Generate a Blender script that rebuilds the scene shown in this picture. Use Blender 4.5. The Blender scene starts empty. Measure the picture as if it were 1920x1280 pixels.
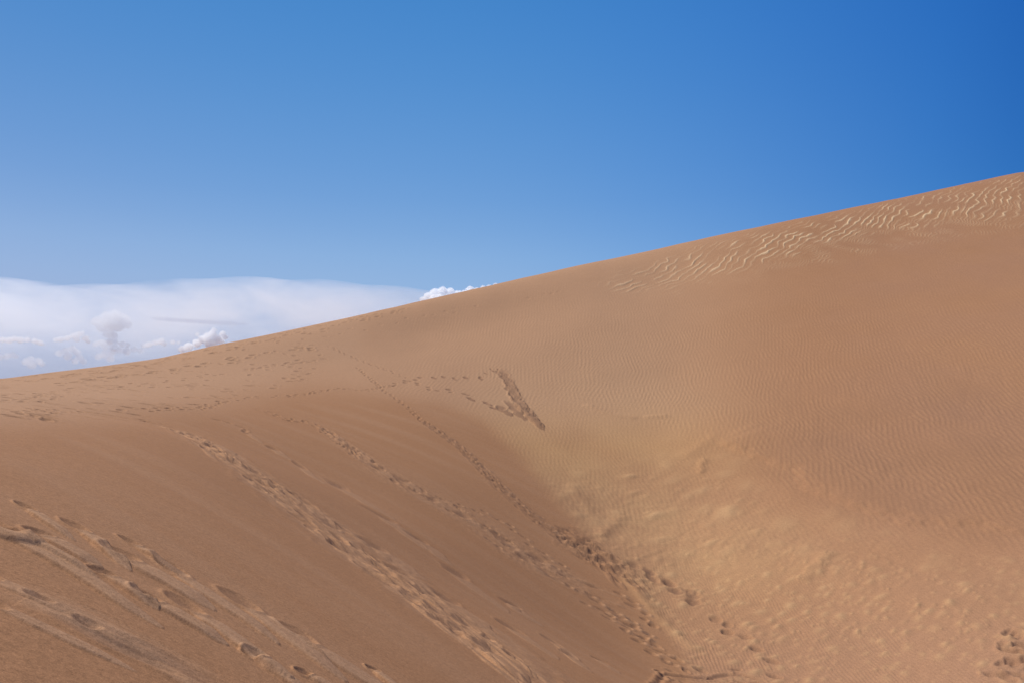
import bpy, math, random, time
import numpy as np

T0 = time.time()
rng = np.random.default_rng(7)
random.seed(7)
scene = bpy.context.scene
COL = scene.collection

# ------------------------------------------------------------------ camera frame
F_PX = 1493.0                      # focal length in photo pixels (28 mm on a 36 mm sensor)
PITCH = math.atan(160.0 / F_PX)
FWD = np.array([0.0, math.cos(PITCH), math.sin(PITCH)])
UPV = np.array([0.0, -math.sin(PITCH), math.cos(PITCH)])

def ray(u, v):
    """direction of a photo pixel, scaled so that y = 1"""
    d = FWD + (u - 960.0) / F_PX * np.array([1.0, 0, 0]) + (640.0 - v) / F_PX * UPV
    return d / d[1]

# ------------------------------------------------------------------ sun
SUN = np.array([-0.54, 0.20, 0.815]); SUN /= np.linalg.norm(SUN)
SUN_STRENGTH = 4.6
SKY_STRENGTH = 0.1

# ------------------------------------------------------------------ noise
_perm = rng.permutation(256).astype(np.int32)
_perm = np.concatenate([_perm, _perm])
_ang = rng.random(256) * 2 * np.pi
_gx, _gy = np.cos(_ang).astype(np.float32), np.sin(_ang).astype(np.float32)

def perlin(x, y):
    x = np.asarray(x, np.float32); y = np.asarray(y, np.float32)
    xf, yf = np.floor(x), np.floor(y)
    xi, yi = xf.astype(np.int32) & 255, yf.astype(np.int32) & 255
    fx, fy = x - xf, y - yf
    sx = fx * fx * fx * (fx * (fx * 6 - 15) + 10)
    sy = fy * fy * fy * (fy * (fy * 6 - 15) + 10)
    xj, yj = (xi + 1) & 255, (yi + 1) & 255
    def g(a, b, dx, dy):
        h = _perm[_perm[a] + b]
        return _gx[h] * dx + _gy[h] * dy
    n00, n10 = g(xi, yi, fx, fy), g(xj, yi, fx - 1, fy)
    n01, n11 = g(xi, yj, fx, fy - 1), g(xj, yj, fx - 1, fy - 1)
    a = n00 + sx * (n10 - n00); b = n01 + sx * (n11 - n01)
    return (a + sy * (b - a)) * 1.5

def fbm(x, y, octaves=3, gain=0.5):
    s, a, t = 0.0, 1.0, 0.0
    for k in range(octaves):
        s = s + a * perlin(x * 2 ** k + 17.3 * k, y * 2 ** k - 9.1 * k)
        t += a; a *= gain
    return s / t

def sstep(a, b, x):
    t = np.clip((x - a) / (b - a), 0, 1)
    return t * t * (3 - 2 * t)

# ------------------------------------------------------------------ the dune's large form
# heights known along lines of sight: photo column -> (photo row, distance in metres)
COLS = {
    0: [(1280, 3.0), (1100, 4.0), (950, 5.4), (860, 7.2), (805, 10.5), (765, 17.5), (735, 29)],
    300: [(1280, 3.8), (1100, 5.5), (950, 8.6), (865, 12.5), (800, 18), (755, 28), (710, 41.5)],
    600: [(1280, 5.1), (1100, 8.8), (1000, 13.8), (900, 23), (800, 33), (740, 41), (680, 52.5)],
    800: [(1280, 6.7), (1100, 14.2), (1000, 21), (900, 29), (800, 38), (740, 45), (680, 54), (620, 64)],
    960: [(1280, 8.8), (1200, 12.6), (1100, 20.5), (1000, 27), (900, 33.5), (800, 42), (740, 48.5), (650, 58.5), (580, 69)],
    1100: [(1280, 12.2), (1200, 18.5), (1100, 25), (1000, 30.5), (900, 36.5), (800, 43.8), (700, 53), (600, 64.5), (540, 74)],
    1250: [(1280, 19.3), (1200, 23), (1100, 27.3), (1000, 32), (900, 37.5), (800, 44.7), (700, 53.5), (600, 64), (520, 77)],
    1400: [(1280, 20.3), (1200, 23), (1100, 26.6), (1000, 30.9), (900, 36.4), (800, 43), (700, 51.2), (600, 61), (500, 75)],
    1650: [(1280, 19.7), (1200, 21.9), (1100, 25), (1000, 28.8), (900, 33.5), (800, 39.6), (700, 47.3), (600, 56.5), (500, 68.8), (430, 81.5)],
    1920: [(1280, 18), (1200, 20.1), (1100, 23), (1000, 26.8), (900, 31.2), (800, 36.6), (700, 43.3), (600, 51), (500, 61.8), (400, 77.5)],
}
SKYLINE = [(0, 710, 46), (100, 697, 48), (200, 685, 52), (300, 671, 56.5), (400, 648, 60.5), (500, 628, 64.5), (600, 607, 68.5), (700, 585, 72), (800, 562, 76), (900, 540, 80.5), (1000, 517, 85.5), (1100, 495, 89.5), (1200, 474.5, 92.5), (1300, 452, 94.5), (1400, 430, 95.5), (1500, 410, 96.5), (1600, 389.5, 97), (1700, 369, 98), (1800, 347, 99), (1920, 322, 100)]
P = []
for u, lst in COLS.items():
    for v, y in lst:
        P.append(ray(u, v) * y)
for u, v, y in SKYLINE:
    p = ray(u, v) * y
    P.append(p)
    for m, s, drop in ((1.12, 1.0, .45), (1.35, 1.0, 3.2), (1.8, 1.0, 12.0), (2.4, 1.0, 26.0)):
        q = p * m; q[2] -= drop * (0.55 + p[2] / 30); P.append(q)
    q = p * 0.93; q[2] -= 0.10; P.append(q)
def slip(x, y):
    return -0.532 * (0.96 * (x + 8.8) + 0.28 * (y - 20))
for x, y in ((0, 0), (2, 1), (-2, 1), (0, -3), (-2.5, -3), (3, -4), (2, 5), (5, 6), (6, 0), (6, -7), (0, -8)):
    P.append([x, y, slip(x, y)])
for x, y, z in ((-7, 2, .35), (-7, -4, .5), (-12, 8, .4), (-20, 15, .8), (-28, 28, 1.4), (-25, 0, .6), (-45, 30, .5), (-30, -25, .3),
                (13, 4, -6.6), (14, 12, -6.9), (18, -5, -6.6), (26, 12, -5.0), (36, 22, -1.0), (48, 30, 3.5), (62, 44, 8), (14, -20, -7),
                (40, 2, -3), (65, 15, 2), (90, 40, 7), (-5, -30, -3)):
    P.append([x, y, z])
P = np.array(P, float)
CX = P[:, :2]; n = len(P)

def _phi(d2):
    return 0.5 * d2 * np.log(d2 + 1e-9)
_A = np.zeros((n + 3, n + 3))
_A[:n, :n] = _phi(((CX[:, None] - CX[None]) ** 2).sum(-1)) + np.eye(n) * 6.0
_A[:n, n] = 1; _A[:n, n + 1:] = CX; _A[n, :n] = 1; _A[n + 1:, :n] = CX.T
_w = np.linalg.solve(_A, np.concatenate([P[:, 2], [0, 0, 0]]))

def tps(x, y):
    x = np.asarray(x, float); sh = x.shape
    X = np.stack([x.ravel(), np.asarray(y, float).ravel()], 1)
    out = np.empty(len(X))
    for i in range(0, len(X), 20000):
        c = X[i:i + 20000]
        d2 = (c[:, 0:1] - CX[:, 0]) ** 2 + (c[:, 1:2] - CX[:, 1]) ** 2
        out[i:i + 20000] = _phi(d2) @ _w[:n] + _w[n] + c @ _w[n + 1:]
    return out.reshape(sh)

FLAT = -9.0
def base_height(x, y):
    r = np.hypot(x, y)
    w = sstep(125, 230, r)
    return tps(x, y) * (1 - w) + (FLAT + 2.5 * perlin(x / 130, y / 130)) * w

# ------------------------------------------------------------------ the sheet: finer where the near sand needs it
NU, NR = 1900, 1650
half = math.atan(0.70)
th_in = np.arctan(np.linspace(-0.70, 0.70, NU))           # around +y
th_out = np.linspace(half, 2 * math.pi - half, 122)[1:-1]
TH = np.concatenate([th_in, th_out])
r1 = np.geomspace(0.4, 2.6, 22)[:-1]
r2 = np.geomspace(2.6, 120, NR)
r3 = np.geomspace(120, 7000, 60)[1:]
RR = np.concatenate([r1, r2, r3])
NT, NRR = len(TH), len(RR)
SX = (np.sin(TH)[None, :] * RR[:, None]).astype(np.float32)
SY = (np.cos(TH)[None, :] * RR[:, None]).astype(np.float32)

def catmull(knots, xs):
    """rows of weights for uniform Catmull-Rom interpolation on the index axis"""
    idx = np.interp(xs, knots, np.arange(len(knots)))
    i = np.clip(np.floor(idx).astype(int), 1, len(knots) - 3); t = idx - i
    W = np.zeros((len(xs), len(knots)))
    c = [-.5 * t + t ** 2 - .5 * t ** 3, 1 - 2.5 * t ** 2 + 1.5 * t ** 3, .5 * t + 2 * t ** 2 - 1.5 * t ** 3, -.5 * t ** 2 + .5 * t ** 3]
    for k in range(4):
        W[np.arange(len(xs)), i - 1 + k] = c[k]
    return W

Z = np.zeros((NRR, NT), np.float32)
ck_u = np.linspace(-0.70, 0.70, 150); ck_r = np.linspace(math.log(2.6), math.log(120), 190)
ct = np.arctan(ck_u)
cz = base_height(np.sin(ct)[None] * np.exp(ck_r)[:, None], np.cos(ct)[None] * np.exp(ck_r)[:, None])
a, b = len(r1), len(r1) + NR
Z[a:b, :NU] = (catmull(ck_r, np.log(r2)) @ cz @ catmull(ck_u, np.tan(th_in)).T)
Z[:a, :NU] = base_height(SX[:a, :NU], SY[:a, :NU]); Z[b:, :NU] = base_height(SX[b:, :NU], SY[b:, :NU])
Z[:, NU:][::1] = base_height(SX[:, NU:], SY[:, NU:])
# keep the crest where it stands: nudge the upper slope so its top meets the measured crest line
el = Z[a:b, :NU] / SY[a:b, :NU]
k = el.argmax(0)
crest_t = el[k, np.arange(NU)]
sky_u = np.array([ray(u, v)[0] for u, v, y in SKYLINE]); sky_t = np.array([ray(u, v)[2] for u, v, y in SKYLINE])
want = np.interp(np.tan(th_in), sky_u, sky_t)
dt = want - crest_t
dt = np.convolve(np.pad(dt, 20, 'edge'), np.ones(41) / 41, 'valid')
crest_y = SY[a:b, :NU][k, np.arange(NU)]
fr = SY[:, :NU] / crest_y[None]
Z[:, :NU] += (dt[None] * SY[:, :NU] * sstep(0.35, 1.0, fr) * (1 - sstep(1.15, 1.6, fr))).astype(np.float32)
print('crest nudge', np.abs(dt).max(), 'crest dist', crest_y[::380])
Z0 = Z.copy()
V_X, V_Y = SX, SY
print('base', round(time.time() - T0, 1))

def z_at(x, y):
    """height of the bare sheet at points inside the view sector"""
    th = np.arctan2(x, y); r = np.hypot(x, y)
    ui = np.clip((np.tan(th) + .70) / 1.4 * (NU - 1), 0, NU - 1.001); ri = np.clip(a + np.log(r / 2.6) / math.log(120 / 2.6) * (NR - 1), 0, NRR - 1.001)
    u0, r0 = ui.astype(int), ri.astype(int); fu, fr_ = ui - u0, ri - r0
    return (Z0[r0, u0] * (1 - fu) + Z0[r0, u0 + 1] * fu) * (1 - fr_) + (Z0[r0 + 1, u0] * (1 - fu) + Z0[r0 + 1, u0 + 1] * fu) * fr_

def ground(u, v):
    """where the line of sight through a photo pixel first meets the sand"""
    d = ray(u, v)
    ys = np.geomspace(2.65, 115, 2600)
    dz = d[2] * ys - z_at(d[0] * ys, ys)
    hit = np.nonzero(dz < 0)[0]
    y = ys[hit[0]] if len(hit) else ys[np.abs(dz).argmin()]
    return np.array([d[0] * y, y])

def grad(p):
    e = 0.25
    return np.array([(z_at(np.array(p[0] + e), np.array(p[1])) - z_at(np.array(p[0] - e), np.array(p[1]))) / (2 * e),
                     (z_at(np.array(p[0]), np.array(p[1] + e)) - z_at(np.array(p[0]), np.array(p[1] - e))) / (2 * e)])

# photo coordinates of every vertex of the bare sheet, to place patches of sand by where they lie
S3 = SX[a:b, :NU], SY[a:b, :NU], Z[a:b, :NU]
_f = S3[1] * FWD[1] + S3[2] * FWD[2]
MU = 960 + F_PX * S3[0] / _f
MV = 640 - F_PX * (S3[1] * UPV[1] + S3[2] * UPV[2]) / _f
X, Y = S3[0], S3[1]
H = np.zeros_like(X)                       # added relief
GOLD = np.zeros_like(X); PALE = np.zeros_like(X); DARKEN = np.zeros_like(X); LOOSE_LIGHT = np.zeros_like(X)  # the third covers damp slumps, coarse sand and darkened hollows alike
MARK = np.zeros_like(X)                    # where feet have wiped out the ripples

def blob(pts, soft=1.0):
    """soft patch of ground round photo points (u, v, radius_u, radius_v[, tilt])"""
    m = np.zeros_like(X)
    for q in pts:
        u, v, ru, rv = q[:4]; t = math.radians(q[4]) if len(q) > 4 else 0
        du, dv = MU - u, MV - v
        p_, q_ = du * math.cos(t) + dv * math.sin(t), -du * math.sin(t) + dv * math.cos(t)
        m = np.maximum(m, np.exp(-((p_ / ru) ** 2 + (q_ / rv) ** 2) * soft))
    return m

def line_dist(poly_px):
    """distance in metres (signed) to a line on the ground given by photo points, and position along it"""
    pts = [ground(u, v) for u, v in poly_px]
    best = np.full(X.shape, 1e9, np.float32); along = np.zeros_like(X); sgn = np.ones_like(X)
    L = 0
    for p, q in zip(pts[:-1], pts[1:]):
        d = q - p; l = np.hypot(*d); d = d / l
        s = np.clip((X - p[0]) * d[0] + (Y - p[1]) * d[1], 0, l)
        ex, ey = X - p[0] - s * d[0], Y - p[1] - s * d[1]
        dist = np.hypot(ex, ey)
        better = dist < best
        best = np.where(better, dist, best); along = np.where(better, L + s, along)
        sgn = np.where(better, np.sign(d[0] * ey - d[1] * ex), sgn)
        L += l
    return best * sgn, along

# ---- where the slip face ends and the rippled bowl begins (signed, + on the bowl side)
edge = [(560, 705), (700, 742), (820, 765), (905, 800), (960, 850), (1030, 930), (1100, 1010), (1170, 1085), (1230, 1160), (1270, 1230), (1300, 1300)]
ed = np.array(edge, float)
v_edge = np.interp(MU, ed[:, 0], ed[:, 1], left=700)
side = (v_edge - MV)                                     # photo rows above the edge
u_edge = np.interp(MV, ed[:, 1], ed[:, 0])
bowl = sstep(-14, 26, np.minimum(side, (MU - u_edge) * 0.8)) * sstep(440, 640, MU)
plateau = sstep(-35, 60, np.interp(MU, [0, 200, 420, 560, 700], [800, 790, 765, 735, 742]) - MV) * (1 - bowl)

# ---- broad undulation of the slip face, running downhill
nx, ny = 0.90, -0.44
sl_a = X * nx + Y * ny; sl_c = -X * ny + Y * nx
slipm = (1 - bowl) * (1 - plateau)
H += slipm * 0.035 * fbm(sl_c / 1.7, sl_a / 14, 2) * sstep(3, 9, Y)
H += slipm * 0.003 * fbm(sl_c / .22, sl_a / 2.5, 2)
LOOSE_LIGHT += .38 * slipm * np.clip(fbm(sl_c / .9, sl_a / 9, 3) + .12, 0, .6) * sstep(3, 6, Y)

# ---- bowl: soft humps of blown sand, stretched to the upper right
step_v = np.interp(MU, [880, 1080, 1200, 1330, 1450, 1560, 1750, 1920], [850, 850, 830, 838, 885, 942, 985, 1005])
step_n = 20 * perlin(X / 1.4, Y / 2.0)
near_bowl = sstep(-30, 130, MV - step_v + step_n) * bowl
wx, wy = X + .10 * perlin(X / .9, Y / .9), Y + .10 * perlin(X / .9 + 9, Y / .9)
ha, hb = wx * .64 + wy * .77, wx * .77 - wy * .64            # along and across the blown lumps
far_in = 1 - sstep(960, 1130, MV)
def mounds(cell, la, lb, seed, keep_):
    """scattered soft mounds, one or none to a cell, each with its own size and turn"""
    r_ = np.random.default_rng(seed)
    jx, jy, am, sz, tw = (r_.random((64, 64)).astype(np.float32) for _ in range(5))
    out = np.zeros_like(X)
    rows = np.nonzero(near_bowl.max(1) > .01)[0]; cols = np.nonzero(near_bowl.max(0) > .01)[0]
    w_ = slice(rows[0], rows[-1] + 1), slice(cols[0], cols[-1] + 1)
    A_, B_ = (ha[w_] / cell).astype(np.float32), (hb[w_] / (cell * .8)).astype(np.float32)
    ia, ib = np.floor(A_).astype(np.int32), np.floor(B_).astype(np.int32)
    o_ = np.zeros_like(A_)
    for da in (-1, 0, 1):
        for db in (-1, 0, 1):
            p_, q_ = (ia + da) & 63, (ib + db) & 63
            ea = (A_ - ia - da - jx[p_, q_]) * cell; eb = (B_ - ib - db - jy[p_, q_]) * cell * .8
            t_ = (tw[p_, q_] - .5) * 1.5; k_ = .6 + .8 * sz[p_, q_]
            u_, v_ = ea + eb * t_, eb - ea * t_ * .5
            o_ = np.maximum(o_, (am[p_, q_] < keep_) * (.45 + .75 * am[q_, p_]) * np.exp(-((u_ / (la * k_)) ** 2 + (v_ / (lb * k_)) ** 2)))
    out[w_] = o_
    return out
h_small = np.maximum(mounds(.62, .21, .12, 11, .62), .6 * mounds(.36, .11, .075, 12, .5))
h_big = np.maximum(mounds(2.1, .72, .36, 13, .58), .5 * mounds(1.0, .34, .19, 14, .5))
hump = h_small * (1 - far_in) + h_big * far_in
hump2 = perlin(hb / .3 + 30, ha / .45 + 4)
broad = fbm(wx / 2.6, wy / 3.6, 2)
humpS = hump
H += near_bowl * ((.050 + .05 * far_in) * humpS * (.8 + .6 * np.clip(broad, -.5, .7)) + .07 * broad + .012 * hump2)
H += bowl * (1 - near_bowl) * 0.05 * fbm(X / 4.5, Y / 6.5, 2)
H += .016 * bowl * sstep(1250, 1500, MU) * (1 - near_bowl) * np.abs(perlin((X * .93 - Y * .36) / .9, Y / 3.5)) * sstep(560, 760, MV)

# ---- stepped edge of a slab of older sand in the middle of the bowl
d, s = line_dist([(1325, 826), (1345, 832), (1400, 852), (1475, 878), (1515, 915), (1565, 942), (1640, 960), (1700, 980), (1800, 985), (1935, 1000)])
dd = d + .55 * fbm(X / 1.0, Y / 1.2, 3) + .25 * np.abs(perlin(X / .35, Y / 1.1)) * .5
H += 0.13 * sstep(-.3, .6, dd) * (1 - sstep(1.2, 5.5, dd)) * sstep(0, 1.5, s)
for (pl, amp, wd) in (([(1075, 915), (1105, 955), (1132, 1000)], .035, .32), ([(1128, 1003), (1150, 985), (1168, 968)], .05, .25),
                      ([(1172, 1088), (1215, 1135), (1262, 1182), (1300, 1215)], .04, .18), ([(1340, 818), (1320, 832), (1290, 852)], .05, .42),
                      ([(1105, 762), (1150, 778), (1185, 783)], .05, .3), ([(1215, 782), (1245, 780)], .05, .25),
                      ([(1505, 1085), (1530, 1062), (1548, 1040)], .08, .28), ([(1320, 862), (1312, 885)], .06, .2)):
    d, s = line_dist(pl)
    d = d + .1 * perlin(X / .5, Y / .5)
    H += amp * np.exp(-(d / wd) ** 2)
    GOLD = np.maximum(GOLD, .45 * np.exp(-(d / (wd * 1.6)) ** 2))

# ---- tracks ------------------------------------------------------------------
NUI = NU - 1
RELIEF = 0.62
def window(px, py, rad):
    th = math.atan2(px, py); r = math.hypot(px, py)
    dr = rad / r
    u = math.tan(th)
    du = rad * 1.6 / max(py, .5)
    i0 = int((u - du + .70) / 1.4 * NUI); i1 = int((u + du + .70) / 1.4 * NUI) + 2
    kk = (NR - 1) / math.log(120 / 2.6)
    j0 = int(math.log(max(r * (1 - dr), 2.6) / 2.6) * kk); j1 = int(math.log(max(r * (1 + dr), 2.61) / 2.6) * kk) + 2
    return slice(max(j0, 0), min(max(j1, 0), NR)), slice(max(i0, 0), min(max(i1, 0), NU))

def footprint(p, d, L=.30, W=.13, depth=.05, rim=.018, damp=0.0, hollow_dark=.4):
    depth *= .75; rim *= .7
    w = window(p[0], p[1], L * 2.2)
    x, y = X[w] - p[0], Y[w] - p[1]
    if x.size == 0: return
    wob = .035 * perlin(X[w] / .11, Y[w] / .11)
    s = x * d[0] + y * d[1] + wob; c = -x * d[1] + y * d[0] + wob * .7
    e = np.sqrt((s / (L * .55)) ** 2 + (c / (W * .6)) ** 2)
    H[w] += -depth * np.exp(-e ** 3) * (1 + .35 * s / L) + rim * np.exp(-((e - 1.35) / .38) ** 2) * (1 + .5 * np.clip(s / L, -1, 1))
    MARK[w] = np.maximum(MARK[w], np.exp(-(e / 1.9) ** 4))
    DARKEN[w] = np.maximum(DARKEN[w], max(damp, hollow_dark) * np.exp(-(e / 1.05) ** 4))  # inside of the print coloured darker than its surroundings

def slide(p, q, width, hole=.35, depth=.06, lift=.03, damp=0.0, loose=.45):
    """a foot plunged in at p and the sand it sent down to q: a hollow, then a flat tongue with a crisp toe"""
    depth *= RELIEF; lift *= RELIEF
    d = q - p; L = float(np.hypot(*d)); d = d / L
    m = (p + q) / 2
    w = window(m[0], m[1], L * .75 + width * 1.5)
    x, y = X[w] - p[0], Y[w] - p[1]
    if x.size == 0: return
    s = (x * d[0] + y * d[1]) / L; c0 = -x * d[1] + y * d[0]
    c = c0 + width * .22 * perlin(s * L / .7 + p[0] * 3, c0 * 0 + p[1] * 3) + width * .025 * perlin(X[w] / (width * .5), Y[w] / (width * .5))
    prof = np.clip(s + .12, 0, 1) ** .45 * np.clip(1.0 - s, 0, 1) ** .5 * 1.38
    hw = np.maximum(width * .5 * prof, 1e-3)
    edge_ = np.abs(c) / hw
    inside = (1 - sstep(.80, 1.04, edge_)) * sstep(-.12, .02, s) * (s < .995) * sstep(1.5e-3, .02, hw)
    streak = .16 * lift * perlin(c / (width * .16), s * L / 1.1 + p[0]) + .10 * lift * perlin(c / (width * .07), s * L / .6)
    H[w] += inside * (lift * (.75 + .25 * np.clip(1 - edge_ ** 2, 0, 1)) * sstep(hole * .5, hole + .2, s) * (.25 + .75 * (1 - sstep(.72, 1.0, s))) + streak)
    hs = (s - hole * .40) / (hole * .60); hc = c / (width * .30)
    e = np.sqrt(hs ** 2 + hc ** 2)
    H[w] += -.8 * depth * np.exp(-e ** 3) * (1 + .3 * hs) + .45 * lift * np.exp(-((e - 1.35) / .25) ** 2) * sstep(-.3, 0, s)
    MARK[w] = np.maximum(MARK[w], inside)
    LOOSE_LIGHT[w] = np.maximum(LOOSE_LIGHT[w], loose * inside * sstep(hole * .6, hole + .1, s) * (.8 + .3 * perlin(c / (width * .12), s * L / 1.3)))
    DARKEN[w] = np.maximum(DARKEN[w], (.36 if p[1] < 9 else .55) * np.exp(-(e / .95) ** 4))  # every slide hollow coloured darker, less so close by
    if damp: DARKEN[w] = np.maximum(DARKEN[w], damp * np.maximum(inside, np.exp(-(e / 1.2) ** 4)))  # damp turned-up sand, over the whole slide

def unit(v):
    return v / max(np.hypot(*v), 1e-6)

def walk(px, L=.30, W=.13, depth=.05, step=.36, gauge=.11, jitter=.04, damp=0.0, rim=.018, skip=0.0, slump=0.0, hollow_dark=.4):
    """footprints of somebody walking along a line of photo points"""
    pts = [ground(u, v) for u, v in px]
    k = 0; carry = 0
    for p, q in zip(pts[:-1], pts[1:]):
        l = np.hypot(*(q - p)); d = unit(q - p); nrm = np.array([-d[1], d[0]])
        s = carry
        while s < l:
            c = p + d * s + nrm * gauge * (1 if k % 2 else -1) + rng.normal(0, jitter, 2)
            if rng.random() > skip:
                g = grad(c); dn = unit(-g); steep = np.hypot(*g)
                if slump and steep > .3:
                    slide(c, c + dn * (slump * rng.uniform(.6, 1.4)), W * rng.uniform(1.3, 2.0), hole=.55, depth=depth * rng.uniform(.8, 1.3), lift=depth * .5, damp=damp * rng.uniform(.4, 1), loose=.45)
                else:
                    an = rng.normal(0, .25); dr = np.array([d[0] * math.cos(an) - d[1] * math.sin(an), d[0] * math.sin(an) + d[1] * math.cos(an)])
                    footprint(c, dr, L * rng.uniform(.85, 1.15), W * rng.uniform(.85, 1.2), depth * rng.uniform(.7, 1.3), rim, damp * rng.uniform(.5, 1), hollow_dark * rng.uniform(.6, 1))
            k += 1; s += step * rng.uniform(.8, 1.25)
        carry = s - l

def across(a_, b_, w_px):
    """width on the ground of a strip that is w_px wide in the photo, square to its run from a_ to b_"""
    du, dv = b_[0] - a_[0], b_[1] - a_[1]; l = math.hypot(du, dv)
    mu, mv = (a_[0] + b_[0]) / 2, (a_[1] + b_[1]) / 2
    g1, g2 = ground(mu - dv / l * w_px / 2, mv + du / l * w_px / 2), ground(mu + dv / l * w_px / 2, mv - du / l * w_px / 2)
    p, q = ground(*a_), ground(*b_); d = (q - p) / max(np.hypot(*(q - p)), 1e-6); e = g2 - g1
    return abs(float(-e[0] * d[1] + e[1] * d[0]))

def swath(px, widths_px, amp=.022, loose=.4, n_sl=40, sl=1.1, wd=.3, depth=.06, damp=0.0):
    """a strip where many feet came down: churned sand and overlapping slides"""
    d, s = line_dist(px)
    pts = [ground(u, v) for u, v in px]
    L = [0]
    for p, q in zip(pts[:-1], pts[1:]): L.append(L[-1] + float(np.hypot(*(q - p))))
    widths = []
    for i in range(len(px)):
        j = min(i, len(px) - 2)
        widths.append(min(across(px[j], px[j + 1], widths_px[i]), 2.6))
    W_ = np.interp(s, L, widths)
    hw = W_ * .5
    q_ = np.abs(d + hw * .30 * perlin(s / 1.3, d * 0 + 3.3) + hw * .10 * perlin(X / .2, Y / .2)) / hw
    m = (1 - sstep(.72, 1.05, q_)) * sstep(0, .4, s) * (1 - sstep(L[-1] - .4, L[-1], s))
    dn, al = d / W_, s + .25 * perlin(X / .4, Y / .4)
    H[:] += RELIEF * m * amp * (1.1 * fbm(dn / .22, al / 1.3, 3, .55) + .8 * np.abs(perlin(dn / .35 + 5, al / .9)) + .5 * perlin(X / .16, Y / .16) * sstep(9, 16, Y))
    H[:] += RELIEF * amp * .5 * np.exp(-((q_ - 1.0) / .10) ** 2) * sstep(0, .5, s)
    MARK[:] = np.maximum(MARK, m); LOOSE_LIGHT[:] = np.maximum(LOOSE_LIGHT, loose * m * np.clip(.75 + .8 * fbm(dn / .15, al / 1.6, 2), 0, 1.2))
    if damp: DARKEN[:] = np.maximum(DARKEN, damp * m * np.clip(.7 + .8 * fbm(dn / .3, al / .6, 2), 0, 1))
    for i in range(n_sl):
        t = rng.random() * L[-1]
        j = max(0, min(np.searchsorted(L, t) - 1, len(pts) - 2))
        p = pts[j] + (pts[j + 1] - pts[j]) * ((t - L[j]) / (L[j + 1] - L[j]))
        dr = unit(pts[j + 1] - pts[j]); nr = np.array([-dr[1], dr[0]])
        wi = np.interp(t, L, widths)
        p = p + nr * wi * .36 * rng.uniform(-1, 1)
        an = rng.normal(0, .05); dr = np.array([dr[0] * math.cos(an) - dr[1] * math.sin(an), dr[0] * math.sin(an) + dr[1] * math.cos(an)])
        slide(p, p + dr * sl * rng.uniform(.5, 1.4), min(wd, wi * .5) * rng.uniform(.6, 1.2), hole=rng.uniform(.25, .45), depth=depth * rng.uniform(.5, 1.3), lift=amp, loose=loose, damp=damp)

def sl_px(x0, y0, x1, y1, w_px, **k):
    slide(ground(x0, y0), ground(x1, y1), min(across((x0, y0), (x1, y1), w_px), .9), **k)

# wide trail down the middle of the slip face
swath([(300, 797), (345, 812), (420, 852), (500, 903), (560, 948), (640, 1008), (740, 1085), (830, 1142), (900, 1198), (960, 1242), (1020, 1290)],
      [12, 20, 28, 40, 52, 70, 84, 84, 78, 66, 60], n_sl=110, sl=1.4, amp=.030)
for q in ((360, 815, 390, 838, 14), (400, 832, 432, 852, 16), (420, 848, 470, 890, 14), (470, 880, 520, 920, 18), (495, 895, 560, 950, 22), (560, 930, 640, 1000, 16),
          (600, 970, 690, 1045, 16), (680, 1010, 800, 1090, 16), (740, 1065, 830, 1125, 16), (640, 1025, 760, 1120, 22), (780, 1100, 900, 1190, 18), (820, 1110, 930, 1190, 16),
          (700, 1080, 820, 1165, 16), (860, 1160, 960, 1240, 18), (945, 1168, 1040, 1235, 14), (905, 1210, 1000, 1285, 18), (960, 1232, 1030, 1285, 14)):
    sl_px(*q, depth=.075, hole=.3)
# lone plunging steps between the trails
for q in ((505, 836, 545, 862, 10), (555, 866, 604, 905, 11), (620, 902, 735, 972, 12), (698, 955, 800, 1030, 16), (770, 1000, 850, 1060, 14), (842, 1062, 945, 1145, 18),
          (942, 1122, 1015, 1172, 12), (1028, 1196, 1085, 1240, 12), (1118, 1232, 1150, 1256, 11), (955, 1130, 975, 1147, 9), (1060, 1222, 1110, 1262, 12), (460, 808, 490, 830, 8)):
    sl_px(*q, depth=.07, hole=.28)
walk([(412, 787), (430, 792), (455, 800), (470, 812)], jitter=.07, depth=.06)
# second trail, from the crest to the foot of the slope
walk([(490, 768), (515, 777), (545, 790), (565, 786), (600, 800), (630, 823)], gauge=.16, depth=.06, step=.32)
swath([(600, 798), (640, 828), (690, 864), (765, 912), (830, 945), (910, 993), (985, 1046), (1060, 1085), (1120, 1112)], [12, 18, 22, 24, 30, 34, 36, 34, 26], n_sl=80, sl=.9, wd=.25, loose=.3, amp=.030)
walk([(850, 945), (900, 955), (935, 972), (975, 1005), (1010, 1035), (1050, 1058)], slump=.5, depth=.07, step=.42)
for q in ((612, 806, 650, 833, 12), (655, 836, 700, 868, 12), (700, 872, 740, 900, 14), (745, 892, 790, 925, 14), (800, 932, 850, 955, 14), (860, 960, 905, 990, 16), (925, 998, 985, 1045, 14), (945, 1015, 1010, 1055, 13), (1000, 1040, 1060, 1080, 16), (975, 1040, 1030, 1082, 12)):
    sl_px(*q, depth=.08, hole=.4)
walk([(1090, 1125), (1130, 1148), (1180, 1185), (1215, 1212), (1240, 1245)], slump=.5, depth=.07, step=.45)
walk([(1150, 1150), (1185, 1165), (1210, 1200), (1240, 1220)], slump=.45, depth=.08, step=.4, W=.18)
walk([(1070, 1095), (1110, 1120), (1150, 1155), (1195, 1195), (1235, 1240)], slump=.6, depth=.09, step=.4, W=.2, gauge=.2)
walk([(1160, 1110), (1195, 1140), (1225, 1180)], slump=.5, depth=.08, step=.4, W=.2)
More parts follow.
